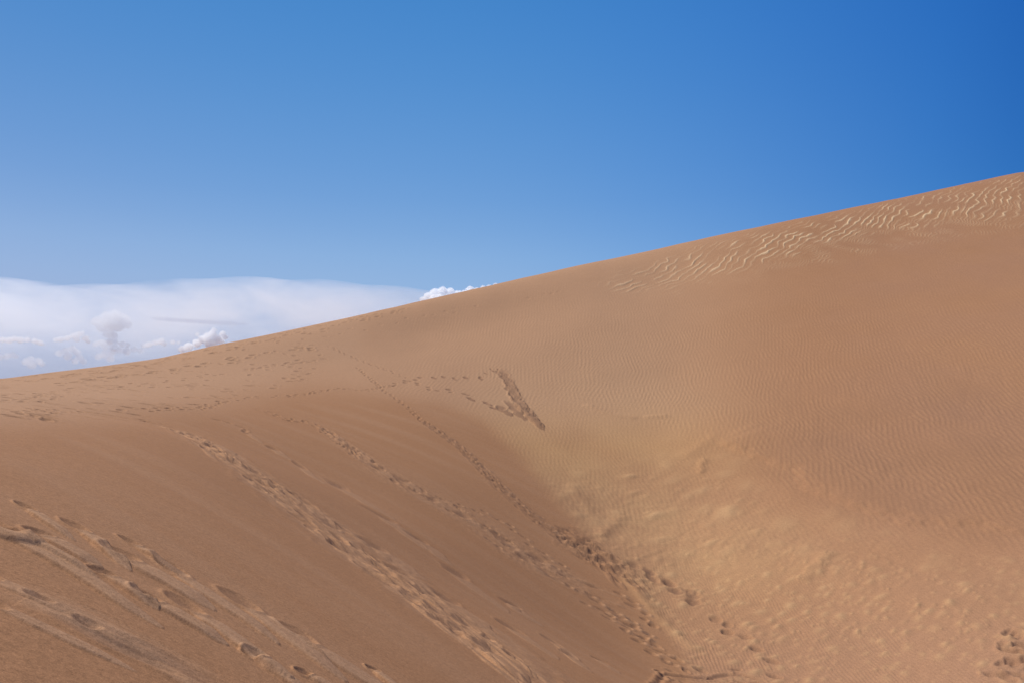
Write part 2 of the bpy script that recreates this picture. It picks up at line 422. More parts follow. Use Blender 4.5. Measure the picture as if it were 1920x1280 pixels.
# thin trail with darker sand, to the churned patch above the foot of the slope
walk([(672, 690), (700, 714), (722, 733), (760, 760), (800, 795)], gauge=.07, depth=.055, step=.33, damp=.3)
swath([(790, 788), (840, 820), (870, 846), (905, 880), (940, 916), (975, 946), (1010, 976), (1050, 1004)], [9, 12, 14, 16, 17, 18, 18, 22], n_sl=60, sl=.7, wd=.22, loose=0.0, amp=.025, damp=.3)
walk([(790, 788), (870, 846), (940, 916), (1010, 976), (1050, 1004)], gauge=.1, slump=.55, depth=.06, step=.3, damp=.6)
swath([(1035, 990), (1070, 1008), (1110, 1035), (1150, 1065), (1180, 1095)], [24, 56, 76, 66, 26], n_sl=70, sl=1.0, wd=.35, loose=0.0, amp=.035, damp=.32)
for i in range(34):
    t = rng.random(); u_, v_ = 1048 + 105 * t + rng.normal(0, 13), 996 + 72 * t + rng.normal(0, 12)
    c = ground(u_, v_); dn = unit(-grad(c)); slide(c, c + dn * rng.uniform(.5, 1.1), rng.uniform(.25, .45), hole=.5, depth=.07, lift=.03, damp=rng.uniform(.15, .45), loose=0)
walk([(1195, 1060), (1230, 1085), (1262, 1102), (1292, 1117), (1312, 1132)], L=.55, W=.30, gauge=.13, depth=.10, step=.5, damp=.9)
walk([(1345, 1160), (1380, 1190), (1405, 1200)], L=.42, W=.22, gauge=.1, depth=.09, step=.45, damp=.7)
for u_, v_ in ((1447, 1240), (1452, 1268), (1313, 1257), (1270, 1237), (1262, 1233), (1300, 1110), (1288, 1108), (1418, 1218)):
    footprint(ground(u_, v_), unit(np.array([.5, -.8])), .36, .19, .08, damp=.6)
d, s_ = line_dist([(1225, 1290), (1245, 1264), (1275, 1268), (1305, 1273), (1335, 1272), (1365, 1266), (1395, 1268), (1425, 1276)])
d = d + .05 * perlin(X / .4, Y / .4)
H += -.03 * np.exp(-(d / .06) ** 2) + .018 * np.exp(-((np.abs(d) - .13) / .06) ** 2); MARK = np.maximum(MARK, np.exp(-(d / .15) ** 2)); DARKEN = np.maximum(DARKEN, .4 * np.exp(-(d / .06) ** 2))
for i in range(14):
    footprint(ground(rng.uniform(1235, 1420), rng.uniform(1255, 1285)), unit(rng.normal(0, 1, 2)), .26, .13, .05, damp=.3)

# along the flank and down to the dark slump
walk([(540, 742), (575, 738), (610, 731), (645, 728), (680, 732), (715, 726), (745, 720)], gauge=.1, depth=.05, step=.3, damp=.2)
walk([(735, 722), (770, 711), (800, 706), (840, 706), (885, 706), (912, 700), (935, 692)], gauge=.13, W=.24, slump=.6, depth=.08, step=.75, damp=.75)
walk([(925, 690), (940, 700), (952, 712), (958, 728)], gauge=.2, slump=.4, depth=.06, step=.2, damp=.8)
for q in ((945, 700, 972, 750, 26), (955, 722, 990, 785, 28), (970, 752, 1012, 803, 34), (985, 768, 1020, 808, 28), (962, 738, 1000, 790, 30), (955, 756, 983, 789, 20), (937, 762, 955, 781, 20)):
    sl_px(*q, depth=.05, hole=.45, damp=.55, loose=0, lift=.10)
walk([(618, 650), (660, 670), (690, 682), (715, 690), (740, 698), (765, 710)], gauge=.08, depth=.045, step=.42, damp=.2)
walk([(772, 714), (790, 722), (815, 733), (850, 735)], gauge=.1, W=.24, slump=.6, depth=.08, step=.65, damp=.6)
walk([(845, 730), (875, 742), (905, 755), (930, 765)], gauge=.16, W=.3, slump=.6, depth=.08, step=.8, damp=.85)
# crest and plateau: scattered older prints
walk([(460, 694), (500, 686), (545, 681), (600, 677)], gauge=.15, step=.35, depth=.06, jitter=.08, L=.36, W=.16)
walk([(400, 752), (430, 750), (460, 745), (500, 744), (540, 742)], gauge=.13, step=.45, depth=.055, jitter=.08)
walk([(200, 776), (240, 784), (275, 788), (310, 797)], gauge=.16, step=.24, depth=.05, jitter=.06)
walk([(270, 768), (300, 766), (345, 765), (380, 764), (420, 752)], gauge=.14, step=.4, depth=.07, jitter=.08)
walk([(0, 778), (45, 782), (90, 770), (130, 768), (175, 775)], gauge=.15, step=.4, depth=.04, jitter=.1, hollow_dark=.15)
walk([(0, 740), (60, 738), (100, 735), (150, 732), (250, 722), (330, 712), (420, 700)], gauge=.3, step=.7, depth=.06, jitter=.2, L=.36, W=.17)
walk([(0, 752), (70, 748), (130, 738)], gauge=.25, step=.35, depth=.05, jitter=.12)
for line in ([(0, 712), (150, 694), (300, 674), (450, 641), (600, 610), (720, 583)], [(40, 714), (200, 693), (330, 675), (480, 642), (640, 606), (760, 580)],
             [(100, 718), (300, 694), (460, 668), (600, 650)]):
    walk(line, gauge=.3, step=.6, depth=.08, rim=.05, jitter=.3, L=.5, W=.3, skip=.2, hollow_dark=.15)
walk([(640, 622), (760, 600), (900, 575), (1060, 545)], gauge=.25, step=.8, depth=.05, jitter=.2, L=.4, W=.2, skip=.3, hollow_dark=.08)
for i in range(170):
    u_ = rng.uniform(0, 620); v0 = np.interp(u_, [0, 300, 620], [715, 680, 612]); v1 = np.interp(u_, [0, 200, 420, 620], [790, 785, 752, 700])
    an = rng.uniform(0, 6.28)
    footprint(ground(u_, rng.uniform(v0, v1)), np.array([math.cos(an), math.sin(an)]), rng.uniform(.3, .6), rng.uniform(.16, .3), rng.uniform(.03, .08), rim=.02, hollow_dark=.2)
# near slides in the lower left corner
for q in ((36, 943, 118, 998, 15), (-30, 972, 230, 1132, 27), (-60, 975, 60, 1020, 26), (128, 978, 224, 1050, 22), (66, 993, 165, 1050, 22), (178, 1066, 272, 1126, 22),
          (215, 1030, 358, 1118, 28), (262, 1110, 388, 1187, 22), (300, 1052, 470, 1172, 22), (330, 1120, 500, 1245, 26), (424, 1112, 604, 1242, 27), (545, 1178, 720, 1300, 27),
          (20, 995, 150, 1070, 16), (470, 1225, 560, 1290, 20), (690, 1250, 740, 1290, 14), (235, 1010, 330, 1070, 12), (560, 1255, 640, 1300, 14)):
    q = (q[0], q[1], q[0] + 1.3 * (q[2] - q[0]), q[1] + 1.3 * (q[3] - q[1]), q[4])
    sl_px(*q, depth=.036, lift=.05, hole=.22, loose=.75)
swath([(-40, 1085), (60, 1118), (150, 1160), (260, 1215), (380, 1275), (450, 1310)], [44, 52, 56, 54, 50, 46], n_sl=3, sl=1.6, wd=.2, amp=.02, depth=.015, loose=.6)
for q in ((-40, 1068, 150, 1160, 22), (60, 1115, 240, 1205, 18), (150, 1165, 330, 1255, 18), (-60, 1110, 260, 1260, 20)):
    sl_px(*q, depth=.045, lift=.02, hole=.22, loose=.7)
# churned sand at the lower right edge
for u_, v_ in ((1893, 1190), (1908, 1192), (1916, 1212), (1895, 1222), (1910, 1226), (1886, 1242), (1900, 1243), (1915, 1240), (1872, 1266), (1890, 1272), (1912, 1268), (1884, 1216)):
    footprint(ground(u_, v_), unit(rng.normal(0, 1, 2)), .45, .22, .08, rim=.04, damp=.3)

print('tracks', round(time.time() - T0, 1))

# ---- ripples ------------------------------------------------------------------
def ripple(phase, sharp=1.0):
    s = .5 + .5 * np.sin(phase)
    return s ** sharp
keep = 1 - MARK
def rotv(deg):
    t = math.radians(deg); return math.cos(t), math.sin(t)
def train(deg, lam, seed, w_big, w_mid, w_small, kx=1.0):
    """one train of ripples: crests across the given direction, bent and broken by wind"""
    o = seed * 13.7
    wp = w_big * perlin(X / 6.5 + o, Y / 6.5) + w_mid * perlin(X / 1.6 + o, Y / 2.4) + w_small * perlin(X / .5, Y / .75 + o)
    c_, s_ = rotv(deg)
    return 2 * np.pi * (X * c_ + Y * s_ + wp) / lam
def ripples(deg, lam, seed, wb=.30, wm=.09, ws=.03, spread=16):
    """two crossing trains, so that crests fork and die out"""
    p1, p2 = train(deg, lam, seed, wb, wm, ws), train(deg + spread, lam * 1.13, seed + 3, wb * 1.1, wm * 1.2, ws)
    q = .5 + .5 * np.clip(.9 * fbm(X / 1.1 + seed, Y / 1.9, 2) * 1.6, -1, 1)
    v = np.sin(p1) * (1 - q) + np.sin(p2) * q
    return .5 + .5 * v
low = sstep(-30, 70, MV - np.interp(MU, [900, 1080, 1200, 1330, 1450, 1560, 1750, 1920], [740, 745, 765, 815, 870, 930, 975, 1000]) + 26 * perlin(X / 1.6, Y / 2.2))
flank = (1 - sstep(640, 860, MU)) * bowl
r_up = ripples(-20, .235, 1) ** 1.2
r_low = ripples(-3, .098, 2, .14, .075, .028, 18)
r_mid = ripples(-6, .20, 9, .2, .08, .03, 17)
r_low = r_low * (1 - far_in) + r_mid * far_in
r_flank = ripples(34, .165, 5, .2, .06, .02)
amp_noise = .5 + .8 * np.clip(.5 + fbm(X / 2.0, Y / 3.4, 3), 0, 1)
up_fade = .30 + .70 * sstep(470, 660, MV)
patch = np.clip(1.0 - 1.2 * humpS - .25 * hump2, 0.08, 1)          # lee patches stay smooth
A_up = bowl * (1 - low) * (1 - flank) * amp_noise * up_fade
H += keep * A_up * .0150 * r_up
H += keep * bowl * low * (.0110 - .0025 * far_in) * r_low * patch * amp_noise
H += keep * flank * .007 * r_flank * amp_noise * sstep(560, 700, MV + .15 * MU)
H += keep * plateau * .003 * ripples(60, .2, 7) * amp_noise

# ---- bare pale ridges under the crest on the right
band_u = [1120, 1180, 1260, 1350, 1450, 1550, 1650, 1760, 1860, 1960]
band_v = [530, 527, 512, 486, 458, 438, 412, 392, 378, 360]
band_h = [12, 22, 32, 36, 32, 29, 26, 30, 36, 40]
bc = np.interp(MU, band_u, band_v); bh = np.interp(MU, band_u, band_h)
bq = np.abs(MV - bc + 14 * perlin(X / 4, Y / 4)) / bh
band = (1 - sstep(.25, 1.3, bq)) * sstep(1100, 1200, MU)
mw = 1.0 * perlin(X / 5.2 + 3, Y / 8.0) + .30 * perlin(X / 1.7, Y / 2.6) + .12 * perlin(X / .6, Y / .9)
cross4 = X * .73 - Y * .68
ph = (cross4 + .75 * mw + .28 * perlin(X / 1.1 + 40, Y / 1.7)) / .80
cellf = ph - np.floor(ph)
rid = np.exp(-((cellf - .62) / .10) ** 2)
rid = np.maximum(rid, sstep(.0, .6, cellf) * (1 - sstep(.62, .72, cellf)) * .35)
br = np.clip(.75 + 1.4 * perlin(X / 2.4 + 50, Y / 3.6 + 8), 0, 1)
row = np.floor(ph)
br *= np.clip(.72 + .9 * perlin(row * 1.73 + .31, (X * .68 + Y * .73) / 2.6 + row * 5.1), .22, 1.15)
br *= np.interp(MU, [1100, 1300, 1550, 1700, 1920], [1.3, 1.25, 1.05, .95, .9])
H += band * rid * br * .095
fine4 = np.exp(-(((ph * 2.3 + .3 * perlin(X / .9, Y / .9)) % 1 - .5) / .16) ** 2)
lowband = (1 - sstep(.5, 1.3, np.abs(MV - bc - 30) / 30)) * sstep(1250, 1600, MU)
H += lowband * fine4 * .025 * np.clip(.4 + perlin(X / 1.8, Y / 2.5) * 1.4, 0, 1)
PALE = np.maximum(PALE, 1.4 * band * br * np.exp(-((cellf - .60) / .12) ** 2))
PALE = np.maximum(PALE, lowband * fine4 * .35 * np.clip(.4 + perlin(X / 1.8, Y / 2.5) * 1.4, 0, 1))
# thin terraces on the highest flank
H += bowl * (1 - sstep(20, 90, MV - np.interp(MU, [600, 1000, 1500, 1920], [607, 517, 410, 322]))) * .020 * fbm(X / 5.0, Y / .9, 3)

# ---- kinds of sand, and light put into the upper slope
warm = blob([(1110, 900, 170, 95, 45), (1040, 860, 110, 70, 45), (1220, 970, 170, 80, 20), (1350, 1040, 160, 80, 0), (1180, 1120, 60, 90, -30), (1010, 800, 130, 90, 35), (1180, 800, 200, 110, 15)])
ROSEM = np.clip(.55 * sstep(1180, 1800, MU) * bowl * (.75 + .5 * fbm(X / 5, Y / 6, 2)) + .35 * sstep(1100, 1280, MV) * bowl, 0, 1)
warm = .9 * warm * (.8 + .25 * fbm(X / 3.0, Y / 4.0, 2)) * bowl
lee = np.clip(humpS * 1.0, 0, 1) * near_bowl
GOLD = np.clip(np.maximum(GOLD * .8, 1.15 * warm * (1 - .42 * near_bowl * np.clip(.7 + 1.2 * fbm(hb / .8, ha / 1.2, 3), 0, 1.3))) + .62 * lee, 0, 1)
PALE = np.maximum(PALE, .10 * np.clip(humpS - .2, 0, 1) * near_bowl)
GOLD *= (1 - .8 * np.clip(DARKEN * 1.2, 0, 1))
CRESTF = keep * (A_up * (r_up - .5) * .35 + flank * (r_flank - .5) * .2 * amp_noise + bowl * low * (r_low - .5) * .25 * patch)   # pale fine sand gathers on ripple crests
PALE = np.clip(PALE, 0, 1)
upper = bowl * (1 - sstep(1150, 1560, MU)) * (1 - sstep(740, 850, MV))
LIGHTEN = np.clip(plateau + np.maximum(flank * sstep(-90, 70, side), .85 * upper * sstep(-90, 70, side)), 0, 1)  # haze put into the plateau colour; upper slope lightened to offset its shading
DARKEN = np.maximum(DARKEN, .34 * bowl * sstep(1290, 1480, MU) * sstep(620, 860, MV) * (1 - sstep(-30, 40, MV - step_v + step_n)) * (.8 + .5 * fbm(X / 3, Y / 4, 2)))
LOOSE_LIGHT = np.maximum(LOOSE_LIGHT, LIGHTEN * .9)
LOOSE_LIGHT = np.maximum(LOOSE_LIGHT, .22 * near_bowl)
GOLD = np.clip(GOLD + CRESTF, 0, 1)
Z[a:b, :NU] += H * sstep(2.6, 3.2, np.hypot(X, Y))
print('relief', round(time.time() - T0, 1))

# ------------------------------------------------------------------ helpers for materials
def new_mat(name):
    m = bpy.data.materials.new(name); m.use_nodes = True
    m.node_tree.nodes.clear()
    return m, m.node_tree.nodes, m.node_tree.links

def sand_material():
    m, N, L = new_mat('sand')
    out = N.new('ShaderNodeOutputMaterial'); bs = N.new('ShaderNodeBsdfPrincipled')
    bs.inputs['Roughness'].default_value = .95; bs.inputs['Specular IOR Level'].default_value = .08
    L.new(bs.outputs[0], out.inputs[0])
    at = N.new('ShaderNodeAttribute'); at.attribute_name = 'sand_tone'
    sep = N.new('ShaderNodeSeparateColor'); L.new(at.outputs['Color'], sep.inputs[0])
    geo = N.new('ShaderNodeNewGeometry')
    def noise(scale, detail=2, rough=.5):
        t = N.new('ShaderNodeTexNoise'); t.inputs['Scale'].default_value = scale; t.inputs['Detail'].default_value = detail; t.inputs['Roughness'].default_value = rough
        L.new(geo.outputs['Position'], t.inputs['Vector']); return t
    def mix(fac, c1, c2):
        x = N.new('ShaderNodeMix'); x.data_type = 'RGBA'
        if isinstance(fac, float): x.inputs[0].default_value = fac
        else: L.new(fac, x.inputs[0])
        for c, i in ((c1, 6), (c2, 7)):
            if isinstance(c, tuple): x.inputs[i].default_value = (*c, 1)
            else: L.new(c, x.inputs[i])
        return x.outputs[2]
    def math_(op, p, q=None, clamp=False):
        x = N.new('ShaderNodeMath'); x.operation = op; x.use_clamp = clamp
        for i, s in enumerate((p, q)):
            if s is None: continue
            if isinstance(s, (int, float)): x.inputs[i].default_value = s
            else: L.new(s, x.inputs[i])
        return x.outputs[0]
    big = noise(.22, 3)
    c = mix(big.outputs['Fac'], BROWN_A, BROWN_B)
    ar = N.new('ShaderNodeAttribute'); ar.attribute_name = 'rosy'
    c = mix(ar.outputs['Fac'], c, ROSE)
    c = mix(sep.outputs['Red'], c, GOLDEN)
    c = mix(sep.outputs['Green'], c, PALEC)
    c = mix(math_('MULTIPLY', at.outputs['Alpha'], .8), c, LOOSE_LIGHTC)
    c = mix(math_('MULTIPLY', sep.outputs['Blue'], .9), c, DARKC)
    g1, g2, g3 = noise(130, 2, .7), noise(38, 2, .6), noise(9, 2, .6)
    s = math_('ADD', math_('MULTIPLY', math_('SUBTRACT', g1.outputs['Fac'], .5), 1.3), math_('MULTIPLY', math_('SUBTRACT', g2.outputs['Fac'], .5), .75))
    s = math_('ADD', s, math_('MULTIPLY', math_('SUBTRACT', g3.outputs['Fac'], .5), .25))
    s = math_('ADD', s, 1.0)
    vm = N.new('ShaderNodeVectorMath'); vm.operation = 'SCALE'; L.new(c, vm.inputs[0]); L.new(s, vm.inputs['Scale'])
    L.new(vm.outputs[0], bs.inputs['Base Color'])
    bp = N.new('ShaderNodeBump'); bp.inputs['Strength'].default_value = .25; bp.inputs['Distance'].default_value = .006
    L.new(g1.outputs['Fac'], bp.inputs['Height']); L.new(bp.outputs[0], bs.inputs['Normal'])
    return m

BROWN_A, BROWN_B = (.328, .159, .072), (.354, .177, .084)
GOLDEN = (.440, .244, .108)
ROSE = (.318, .164, .093)
PALEC = (.60, .41, .23)
LOOSE_LIGHTC = (.430, .250, .140)  # loose slides, and the lightened plateau and upper slope
DARKC = (.205, .107, .060)  # dark tone of damp slumps, coarse sand and hollows

# ------------------------------------------------------------------ the dune mesh
def build_dune():
    # centre point + rings, closed all the way round
    nv = NRR * NT + 1
    co = np.empty((nv, 3), np.float32)
    co[:-1, 0] = SX.ravel(); co[:-1, 1] = SY.ravel(); co[:-1, 2] = Z.ravel()
    co[-1] = (0, 0, float(base_height(np.array([0.0]), np.array([0.0]))[0]))
    i = np.arange(NRR - 1)[:, None] * NT; j = np.arange(NT)[None]; jn = (j + 1) % NT
    q = np.stack([i + j, i + NT + j, i + NT + jn, i + jn], -1).reshape(-1, 4).astype(np.int32)
    q = q[:, ::-1]
    t = np.stack([np.full(NT, nv - 1), (np.arange(NT) + 1) % NT, np.arange(NT)], -1)[:, ::-1].astype(np.int32)
    # orientation: theta grows clockwise seen from above
    me = bpy.data.meshes.new('sand_dune')
    me.vertices.add(nv); me.vertices.foreach_set('co', co.ravel())
    nl = q.size + t.size
    me.loops.add(nl); me.loops.foreach_set('vertex_index', np.concatenate([q.ravel(), t.ravel()]))
    npoly = len(q) + len(t)
    st = np.concatenate([np.arange(len(q)) * 4, q.size + np.arange(len(t)) * 3]).astype(np.int32)
    me.polygons.add(npoly); me.polygons.foreach_set('loop_start', st)
    me.update(calc_edges=True)
    nz = me.polygons[0].normal.z
    if nz < 0: me.flip_normals()
    me.shade_smooth()
    at = me.attributes.new('sand_tone', 'FLOAT_COLOR', 'POINT')
    K = np.zeros((NRR, NT, 4), np.float32)
    K[a:b, :NU, 0] = GOLD; K[a:b, :NU, 1] = PALE; K[a:b, :NU, 2] = np.clip(DARKEN, 0, 1); K[a:b, :NU, 3] = np.clip(LOOSE_LIGHT, 0, 1)
    at.data.foreach_set('color', np.concatenate([K.ravel(), np.zeros(4, np.float32)]))
    R_ = np.zeros((NRR, NT), np.float32); R_[a:b, :NU] = ROSEM
    at2 = me.attributes.new('rosy', 'FLOAT', 'POINT'); at2.data.foreach_set('value', np.concatenate([R_.ravel(), np.zeros(1, np.float32)]))
    me.materials.append(sand_material())
    o = bpy.data.objects.new('sand_dune', me); COL.objects.link(o)
    o['kind'] = 'structure'; o['label'] = 'brown rippled sand dune with trails of footprints'
    return o
build_dune()
print('mesh', round(time.time() - T0, 1))
#CLOUDS
# ------------------------------------------------------------------ clouds: bodies of lit mist far beyond the dune
def mist(name, density, aniso, albedo=(1, 1, 1), noise=None, contrast=2.0, fade=None):
    m, N, L = new_mat(name)
    out = N.new('ShaderNodeOutputMaterial'); vol = N.new('ShaderNodeVolumePrincipled')
    vol.inputs['Color'].default_value = (*albedo, 1); vol.inputs['Anisotropy'].default_value = aniso; vol.inputs['Density'].default_value = density
    L.new(vol.outputs[0], out.inputs['Volume'])
    if noise:
        tc = N.new('ShaderNodeNewGeometry'); mp = N.new('ShaderNodeMapping'); mp.inputs['Scale'].default_value = noise
        L.new(tc.outputs['Position'], mp.inputs['Vector'])
        t = N.new('ShaderNodeTexNoise'); t.inputs['Scale'].default_value = 1; t.inputs['Detail'].default_value = 5; t.inputs['Roughness'].default_value = .6; t.inputs['Distortion'].default_value = .6
        L.new(mp.outputs[0], t.inputs['Vector'])
        r = N.new('ShaderNodeMapRange'); r.inputs['From Min'].default_value = .5 - .5 / contrast; r.inputs['From Max'].default_value = .5 + .5 / contrast
        r.inputs['To Min'].default_value = 0; r.inputs['To Max'].default_value = 2 * density
        L.new(t.outputs['Fac'], r.inputs['Value']); last = r.outputs[0]
        if fade:
            sx = N.new('ShaderNodeSeparateXYZ'); L.new(tc.outputs['Position'], sx.inputs[0])
            f = N.new('ShaderNodeMapRange'); f.interpolation_type = 'SMOOTHSTEP'
            f.inputs['From Min'].default_value, f.inputs['From Max'].default_value = fade[0], fade[1]
            f.inputs['To Min'].default_value, f.inputs['To Max'].default_value = fade[2], 1
            L.new(sx.outputs['Z'], f.inputs['Value'])
            mm = N.new('ShaderNodeMath'); mm.operation = 'MULTIPLY'; L.new(last, mm.inputs[0]); L.new(f.outputs[0], mm.inputs[1]); last = mm.outputs[0]
        L.new(last, vol.inputs['Density'])
    return m

def cloud_obj(name, me, mat, label, group=None):
    me.materials.append(mat)
    o = bpy.data.objects.new(name, me); COL.objects.link(o)
    o['label'] = label; o['category'] = 'cloud'
    if group: o['group'] = group
    return o

def loft(name, stations, dist, depth, mat, label, m=28, nu=90):
    """a long flat cloud: top and bottom edge given along the sky, rounded front to back"""
    st = np.array(stations, float)
    us = np.linspace(st[0, 0], st[-1, 0], nu)
    top, bot = np.interp(us, st[:, 0], st[:, 1]), np.interp(us, st[:, 0], st[:, 2])
    V, Fc = [], []
    for i, u in enumerate(us):
        e = min(1, 2.6 * math.sqrt(min(i, nu - 1 - i) / (nu - 1) + .0005))
        c = (top[i] + bot[i]) / 2; hgt = (bot[i] - top[i]) / 2 * e
        for k in range(m):
            a_ = 2 * math.pi * k / m
            y = dist + depth * e * math.cos(a_)
            z_v = c - hgt * math.sin(a_) * (1 + .03 * math.sin(i * .9 + k))
            p = ray(u, z_v)
            V.append((p[0] * dist, y, p[2] * dist))
    for i in range(nu - 1):
        for k in range(m):
            Fc.append((i * m + k, i * m + (k + 1) % m, (i + 1) * m + (k + 1) % m, (i + 1) * m + k))
    Fc.append(tuple(range(m))[::-1]); Fc.append(tuple((nu - 1) * m + k for k in range(m)))
    me = bpy.data.meshes.new(name); me.from_pydata(V, [], Fc); me.update()
    import bmesh
    bm = bmesh.new(); bm.from_mesh(me); bmesh.ops.recalc_face_normals(bm, faces=bm.faces); bm.to_mesh(me); bm.free()
    return cloud_obj(name, me, mat, label)

puff_tex = bpy.data.textures.new('billow', 'CLOUDS'); puff_tex.noise_depth = 3
def cumulus(name, blobs, dist, mat, label, group=None, lumps=13, voxel=.10, rough=.30, seed=1):
    """a heap of rounded billows; blobs are (photo column, photo row, radius in photo pixels)"""
    import bmesh
    rr = random.Random(seed); bm = bmesh.new(); k = dist / F_PX
    rmin = min(b_[2] for b_ in blobs) * k
    from mathutils import Matrix
    for u, v, r in blobs:
        p = ray(u, v) * dist; R = r * k
        p[1] += rr.uniform(-.4, .4) * R
        bmesh.ops.create_icosphere(bm, subdivisions=3, radius=R, matrix=Matrix.Translation(p))
        for q in range(lumps):
            a_ = rr.uniform(-.35, math.pi + .35); b_ = rr.uniform(-.9, .9)
            d_ = np.array([math.cos(a_) * math.cos(b_), math.sin(b_), math.sin(a_) * math.cos(b_) * .85])
            bmesh.ops.create_icosphere(bm, subdivisions=2, radius=R * rr.uniform(.2, .46), matrix=Matrix.Translation(p + d_ * R * .85))
    me = bpy.data.meshes.new(name); bm.to_mesh(me); bm.free()
    o = cloud_obj(name, me, mat, label, group)
    md = o.modifiers.new('fuse', 'REMESH'); md.mode = 'VOXEL'; md.voxel_size = rmin * voxel
    ds = o.modifiers.new('billow', 'DISPLACE'); ds.texture = puff_tex; ds.texture_coords = 'GLOBAL'; ds.strength = rmin * rough; ds.mid_level = .5
    puff_tex.noise_scale = rmin * .55
    return o

loft('anvil_cloud', [(-420, 545, 700), (-150, 524, 705), (0, 528, 712), (60, 529, 715), (110, 538, 718), (180, 546, 720), (260, 544, 722), (340, 537, 724), (420, 531, 726), (520, 531, 728),
                     (620, 535, 728), (720, 543, 728), (800, 553, 728), (900, 560, 728), (1100, 580, 728), (1300, 600, 728)], 5200, 900,
     mist('anvil_mist', .00095, .45, noise=(.0024, .0013, .0062), contrast=2.6, fade=(400, 800, .2)),
     'broad soft white anvil cloud spreading along the horizon behind the dune')
white, soft_w, faint = mist('bright_mist', .10, .4, albedo=(.99, .996, 1)), mist('cloud_mist', .055, .4, albedo=(.985, .993, 1)), mist('faint_mist', .026, .4, albedo=(.975, .988, 1))
D = 2600
GREY = mist('shaded_mist', .028, .5, albedo=(.965, .985, 1))
cumulus('cumulus_cloud', [(184, 603, 11), (198, 595, 12), (214, 592, 12), (229, 599, 12), (238, 609, 8), (206, 610, 14), (190, 613, 10), (222, 612, 11), (200, 626, 9), (214, 630, 8), (206, 640, 7)], D, GREY, 'round mushroom cloud with white top and bluish grey base, standing alone', group='heaped white clouds low over the dune crest', seed=3)
cumulus('cumulus_cloud', [(401, 619, 5), (398, 625, 7), (390, 632, 8), (380, 637, 8), (368, 643, 8), (354, 650, 8), (342, 655, 7), (418, 626, 6), (423, 632, 5), (408, 636, 9), (415, 641, 6), (395, 645, 10), (370, 627, 4)], D, white, 'ragged white cloud with two upright turrets just above the sand', group='heaped white clouds low over the dune crest', seed=4)
cumulus('cumulus_cloud', [(-12, 640, 8), (4, 637, 6), (16, 638, 7), (28, 635, 6), (40, 638, 7), (52, 637, 6), (64, 639, 6), (74, 642, 6), (80, 645, 4)], D, soft_w, 'flat row of small white puffs at the left end of the sky', group='heaped white clouds low over the dune crest', seed=5)
cumulus('cumulus_cloud', [(104, 637, 5), (114, 636, 6), (126, 634, 6), (138, 630, 6), (149, 627, 6), (155, 624, 4), (144, 636, 6), (160, 634, 6), (166, 640, 5)], D, soft_w, 'small wedge of white cloud below and left of the mushroom cloud', group='heaped white clouds low over the dune crest', seed=6)
cumulus('cumulus_cloud', [(180, 645, 6), (190, 642, 7), (204, 643, 7), (217, 642, 6), (228, 645, 6), (240, 647, 5), (198, 651, 7), (214, 652, 7)], D, faint, 'low lumpy cloud directly under the mushroom cloud', group='heaped white clouds low over the dune crest', seed=7)
cumulus('cumulus_cloud', [(112, 662, 7), (122, 657, 7), (134, 654, 7), (144, 660, 7), (128, 668, 8), (148, 670, 7), (140, 676, 7), (156, 677, 6)], D, faint, 'faint bluish white heap low over the crest, below the wedge cloud', group='heaped white clouds low over the dune crest', seed=8)
cumulus('cumulus_cloud', [(270, 648, 5), (280, 646, 6), (291, 642, 6), (303, 640, 7), (308, 645, 5), (324, 641, 5), (334, 642, 4)], D, soft_w, 'small flat white cloud between the mushroom cloud and the turrets', group='heaped white clouds low over the dune crest', seed=9)
cumulus('cumulus_cloud', [(-16, 672, 9), (0, 669, 7), (12, 667, 7), (24, 665, 6), (30, 668, 5)], D, faint, 'faint puff at the left edge below the flat row of puffs', group='heaped white clouds low over the dune crest', seed=10)
cumulus('cumulus_cloud', [(48, 678, 7), (58, 673, 7), (70, 676, 7), (80, 682, 6), (60, 684, 8)], D, faint, 'pale washed out puff nearest the crest at the left', group='heaped white clouds low over the dune crest', seed=11)
cumulus('cumulus_cloud', [(184, 668, 7), (196, 664, 8), (210, 660, 8), (224, 656, 7), (238, 658, 8), (252, 655, 6), (264, 657, 6), (206, 672, 8)], D, faint, 'faint lumpy bank of cloud resting on the crest line', group='heaped white clouds low over the dune crest', seed=12)
cumulus('cumulus_cloud', [(793, 562, 6), (803, 557, 9), (816, 550, 10), (830, 548, 10), (844, 550, 10), (858, 554, 9), (870, 550, 7), (882, 545, 8), (894, 546, 7), (906, 541, 6), (917, 540, 6), (929, 535, 5),
        (820, 566, 16), (848, 566, 16), (872, 562, 14), (896, 558, 14), (918, 552, 12), (832, 592, 24), (872, 590, 24), (908, 582, 20), (850, 628, 34), (892, 622, 30), (846, 680, 38), (900, 672, 34)], 2900, white, 'brilliant white cloud head peeping over the rising crest line', group='heaped white clouds low over the dune crest', seed=13, lumps=10)
loft('cloud_streak', [(280, 597, 600), (320, 597.5, 602), (380, 601, 606), (430, 604, 608), (470, 606, 609)], 3000, 60, mist('grey_mist', .006, .2, albedo=(.62, .66, .78)),
     'thin grey streak of cloud drawn across the white anvil', m=14, nu=40)
# ------------------------------------------------------------------ sun, sky, camera
sun = bpy.data.lights.new('sun', 'SUN'); sun.energy = SUN_STRENGTH; sun.angle = math.radians(.53); sun.color = (1.0, .955, .89)
so = bpy.data.objects.new('sun', sun); COL.objects.link(so)
from mathutils import Vector
so.rotation_euler = Vector(SUN).to_track_quat('Z', 'Y').to_euler()

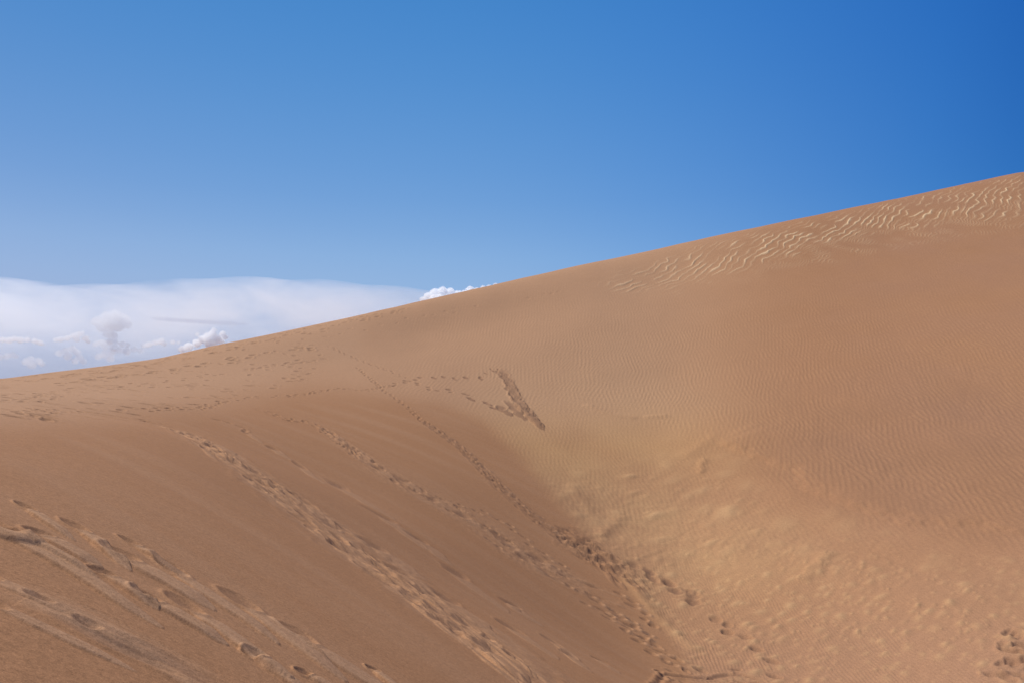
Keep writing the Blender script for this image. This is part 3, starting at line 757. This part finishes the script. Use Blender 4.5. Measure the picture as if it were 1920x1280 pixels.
w = bpy.data.worlds.new('World'); scene.world = w; w.use_nodes = True
N, L = w.node_tree.nodes, w.node_tree.links
N.clear()
wo = N.new('ShaderNodeOutputWorld'); bg = N.new('ShaderNodeBackground'); sk = N.new('ShaderNodeTexSky')
sk.sky_type = 'NISHITA'; sk.sun_disc = False
sk.sun_elevation = math.asin(SUN[2]); sk.sun_rotation = math.atan2(SUN[0], SUN[1])
sk.altitude = 2500; sk.air_density = 1.0; sk.dust_density = .6; sk.ozone_density = 1.0
bg.inputs['Strength'].default_value = SKY_STRENGTH
# clear mountain air: deep blue overhead and a quarter turn away from the sun, paler towards the horizon and the sun's side
wtc = N.new('ShaderNodeTexCoord'); wsep = N.new('ShaderNodeSeparateXYZ'); L.new(wtc.outputs['Generated'], wsep.inputs[0])
def ramp(sock, lo, hi, stops, k):
    mr = N.new('ShaderNodeMapRange'); mr.inputs['From Min'].default_value = lo; mr.inputs['From Max'].default_value = hi; L.new(sock, mr.inputs['Value'])
    cr = N.new('ShaderNodeValToRGB'); cr.color_ramp.interpolation = 'B_SPLINE' if False else 'EASE' if False else 'LINEAR'
    L.new(mr.outputs[0], cr.inputs['Fac'])
    els = cr.color_ramp.elements
    for n_, (p_, c_) in enumerate(stops):
        p_ = (p_ - lo) / (hi - lo)
        e_ = els[0] if n_ == 0 else els[-1] if n_ == len(stops) - 1 else els.new(p_)
        e_.position = p_; e_.color = (*[q / k for q in c_], 1)
    return cr.outputs[0]
def smooth(stops, m=24):
    """resample the stops along a smooth curve so that no kink shows in the sky"""
    xs = np.array([q[0] for q in stops]); ys = np.array([q[1] for q in stops])
    t = np.linspace(xs[0], xs[-1], m)
    d = np.gradient(ys, xs, axis=0)
    o_ = []
    for q in t:
        i_ = min(max(np.searchsorted(xs, q) - 1, 0), len(xs) - 2); h_ = xs[i_ + 1] - xs[i_]; u_ = (q - xs[i_]) / h_
        o_.append((float(q), tuple(np.maximum(0, (2*u_**3-3*u_**2+1)*ys[i_] + (u_**3-2*u_**2+u_)*h_*d[i_] + (-2*u_**3+3*u_**2)*ys[i_+1] + (u_**3-u_**2)*h_*d[i_+1]))))
    return o_
up = ramp(wsep.outputs['Z'], 0, 1, smooth([(0, (.34, .42, .60)), (.07, (.33, .425, .63)), (.13, (.31, .455, .71)), (.187, (.265, .45, .745)), (.263, (.17, .365, .708)), (.37, (.10, .295, .66)),
                                    (.49, (.056, .240, .61)), (.7, (.03, .16, .45)), (1, (.02, .12, .38))], 30), 1.0)
side_ = ramp(wsep.outputs['X'], -1, 1, smooth([(-1, (1.3, 1.12, 1.04)), (-.55, (1.13, 1.0, .975)), (-.3, (1.09, 1.02, .995)), (0, (.97, .985, .995)), (.2, (.72, .86, .965)), (.36, (.44, .69, .89)), (.46, (.25, .565, .82)),
                                       (.54, (.12, .43, .72)), (1, (.1, .4, .65))], 30), 2.0)
m1 = N.new('ShaderNodeVectorMath'); m1.operation = 'MULTIPLY'; L.new(up, m1.inputs[0]); L.new(side_, m1.inputs[1])
m2 = N.new('ShaderNodeVectorMath'); m2.operation = 'SCALE'; m2.inputs['Scale'].default_value = 2.0 / SKY_STRENGTH; L.new(m1.outputs[0], m2.inputs[0])
mx = N.new('ShaderNodeMix'); mx.data_type = 'RGBA'; mx.inputs[0].default_value = .93
L.new(sk.outputs[0], mx.inputs[6]); L.new(m2.outputs[0], mx.inputs[7]); L.new(mx.outputs[2], bg.inputs['Color'])
L.new(bg.outputs[0], wo.inputs['Surface'])

cam = bpy.data.cameras.new('camera'); cam.sensor_width = 36; cam.lens = F_PX / 1920 * 36; cam.clip_start = .05; cam.clip_end = 60000
co_ = bpy.data.objects.new('camera', cam); COL.objects.link(co_)
co_.location = (0, 0, 0); co_.rotation_euler = (math.pi / 2 + PITCH, 0, 0)
scene.camera = co_
scene.view_settings.view_transform = 'Standard'; scene.view_settings.look = 'None'
scene.view_settings.exposure = 0; scene.view_settings.gamma = 1
scene.cycles.volume_bounces = 24; scene.cycles.max_bounces = 24
print('done', round(time.time() - T0, 1))
